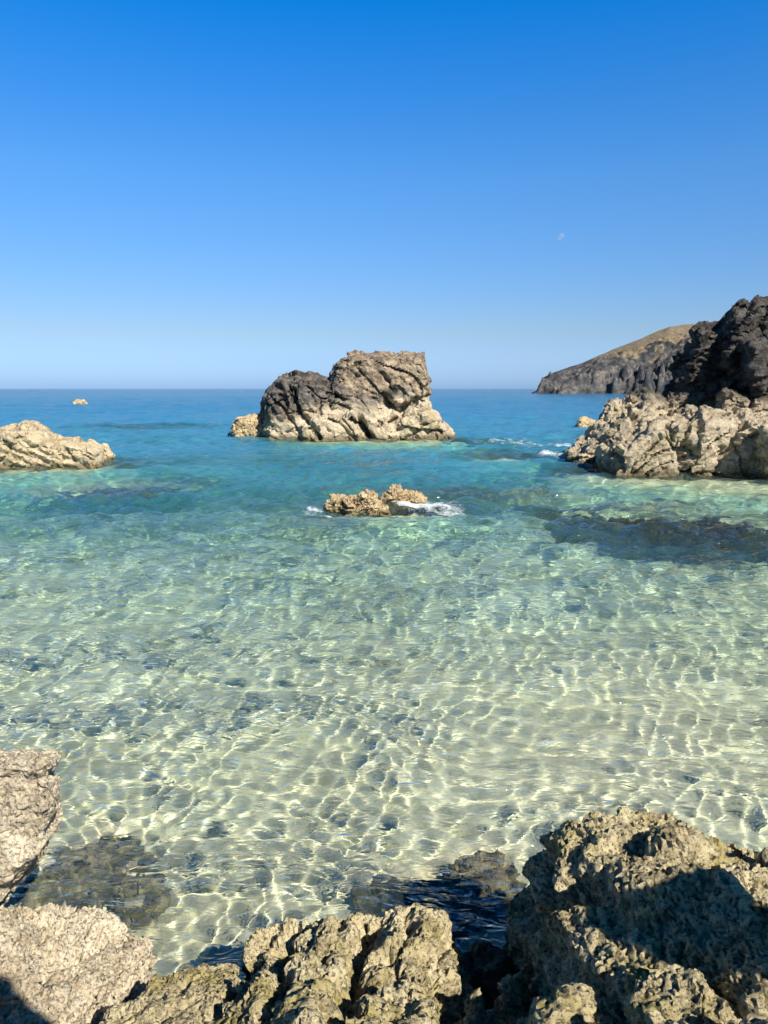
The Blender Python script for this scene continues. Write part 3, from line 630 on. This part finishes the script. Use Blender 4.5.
# ---- foam, where the swell breaks on the low rocks
def foam_material():
    m, nt = new_mat('foam')
    tc = N(nt, 'ShaderNodeTexCoord'); a = noise_n(nt, tc.outputs['Object'], 3.0, 6, 0.7, 0.8); b = noise_n(nt, tc.outputs['Object'], 14, 4, 0.7)
    at = N(nt, 'ShaderNodeAttribute', attribute_name='cover')
    f = math_n(nt, 'ADD', math_n(nt, 'ADD', at.outputs['Fac'], math_n(nt, 'MULTIPLY', math_n(nt, 'SUBTRACT', a.outputs['Fac'], 0.5), 2.2)), math_n(nt, 'MULTIPLY', math_n(nt, 'SUBTRACT', b.outputs['Fac'], 0.5), 1.0))
    r = rampn(nt, [(0.35, grey(0)), (0.75, grey(0.35)), (1.3, grey(0.85))], f)
    d = N(nt, 'ShaderNodeBsdfDiffuse'); d.inputs['Color'].default_value = (0.85, 0.87, 0.88, 1)
    t = N(nt, 'ShaderNodeBsdfTransparent'); mx = N(nt, 'ShaderNodeMixShader')
    L(nt, r.outputs[0], mx.inputs[0]); L(nt, t.outputs[0], mx.inputs[1]); L(nt, d.outputs[0], mx.inputs[2])
    o = N(nt, 'ShaderNodeOutputMaterial'); L(nt, mx.outputs[0], o.inputs[0]); return m
M_FOAM = foam_material()
def foam(label, spots, n=110):
    """spots: (px, py, rx, ry, strength) on the water"""
    cs = [(at_z(a, b, 0.0), rx, ry, k) for a, b, rx, ry, k in spots]
    x0 = min(c.x - rx * 1.4 for c, rx, ry, k in cs); x1 = max(c.x + rx * 1.4 for c, rx, ry, k in cs)
    y0 = min(c.y - ry * 1.4 for c, rx, ry, k in cs); y1 = max(c.y + ry * 1.4 for c, rx, ry, k in cs)
    X, Y = np.meshgrid(np.linspace(x0, x1, n), np.linspace(y0, y1, n)); x, y = X.ravel(), Y.ravel()
    cov = np.zeros_like(x)
    for c, rx, ry, k in cs:
        q = np.sqrt(((x - c.x) / rx) ** 2 + ((y - c.y) / ry) ** 2); cov = np.maximum(cov, k * (1 - sstep(0.2, 1.2, q)) - 1.2 * sstep(0.9, 1.3, q))
    cov = np.where(cov == 0, -1.2, cov)
    z = sea_z(x, y) + 0.015 + 0.10 * np.clip(cov, 0, 1) * np.clip(0.5 + fbm(np.stack([x * 3, y * 3, x * 0], 1), 4, 81), 0, 1)
    c = cs[0][0]
    o = grid_mesh('foam', np.stack([x - c.x, y - c.y, z], 1), n, n, M_FOAM, {'cover': cov})
    o.location = (c.x, c.y, 0); o['kind'] = 'stuff'; o['label'] = label; o['category'] = 'foam'
foam('white spray and foam washing round the golden rocks in mid bay', [(427, 506, 0.7, 1.1, 0.95), (405, 503, 0.5, 0.8, 0.9), (314, 510, 0.4, 0.6, 0.55), (345, 516, 0.9, 0.6, 0.6), (448, 510, 0.6, 0.9, 0.6)])
foam('thin line of foam over the sunken ledge left of the big outcrop', [(557, 455, 1.2, 1.5, 0.75), (535, 446, 2.2, 1.2, 0.52), (505, 443, 2.2, 1.2, 0.42), (562, 447, 0.9, 1.8, 0.6)])

# ---- the pale daytime moon
def moon():
    m, nt = new_mat('moon')
    tc = N(nt, 'ShaderNodeTexCoord'); a = noise_n(nt, tc.outputs['Object'], 0.035, 4, 0.6)
    r = rampn(nt, [(0.4, grey(0.42)), (0.6, grey(0.75))], a.outputs['Fac'])
    d = N(nt, 'ShaderNodeBsdfDiffuse'); L(nt, r.outputs[0], d.inputs['Color'])
    t = N(nt, 'ShaderNodeBsdfTransparent'); mx = N(nt, 'ShaderNodeMixShader'); mx.inputs[0].default_value = 0.11
    L(nt, t.outputs[0], mx.inputs[1]); L(nt, d.outputs[0], mx.inputs[2])
    o = N(nt, 'ShaderNodeOutputMaterial'); L(nt, mx.outputs[0], o.inputs[0])
    bm = bmesh.new(); bmesh.ops.create_icosphere(bm, subdivisions=4, radius=54)
    me = bpy.data.meshes.new('moon'); bm.to_mesh(me); bm.free(); me.materials.append(m)
    for p in me.polygons: p.use_smooth = True
    ob = bpy.data.objects.new('moon', me); COL.objects.link(ob); ob.location = at_y(561, 237, 12000)
    ob['label'] = 'faint pale moon in the blue sky above the headland'; ob['category'] = 'moon'
moon()
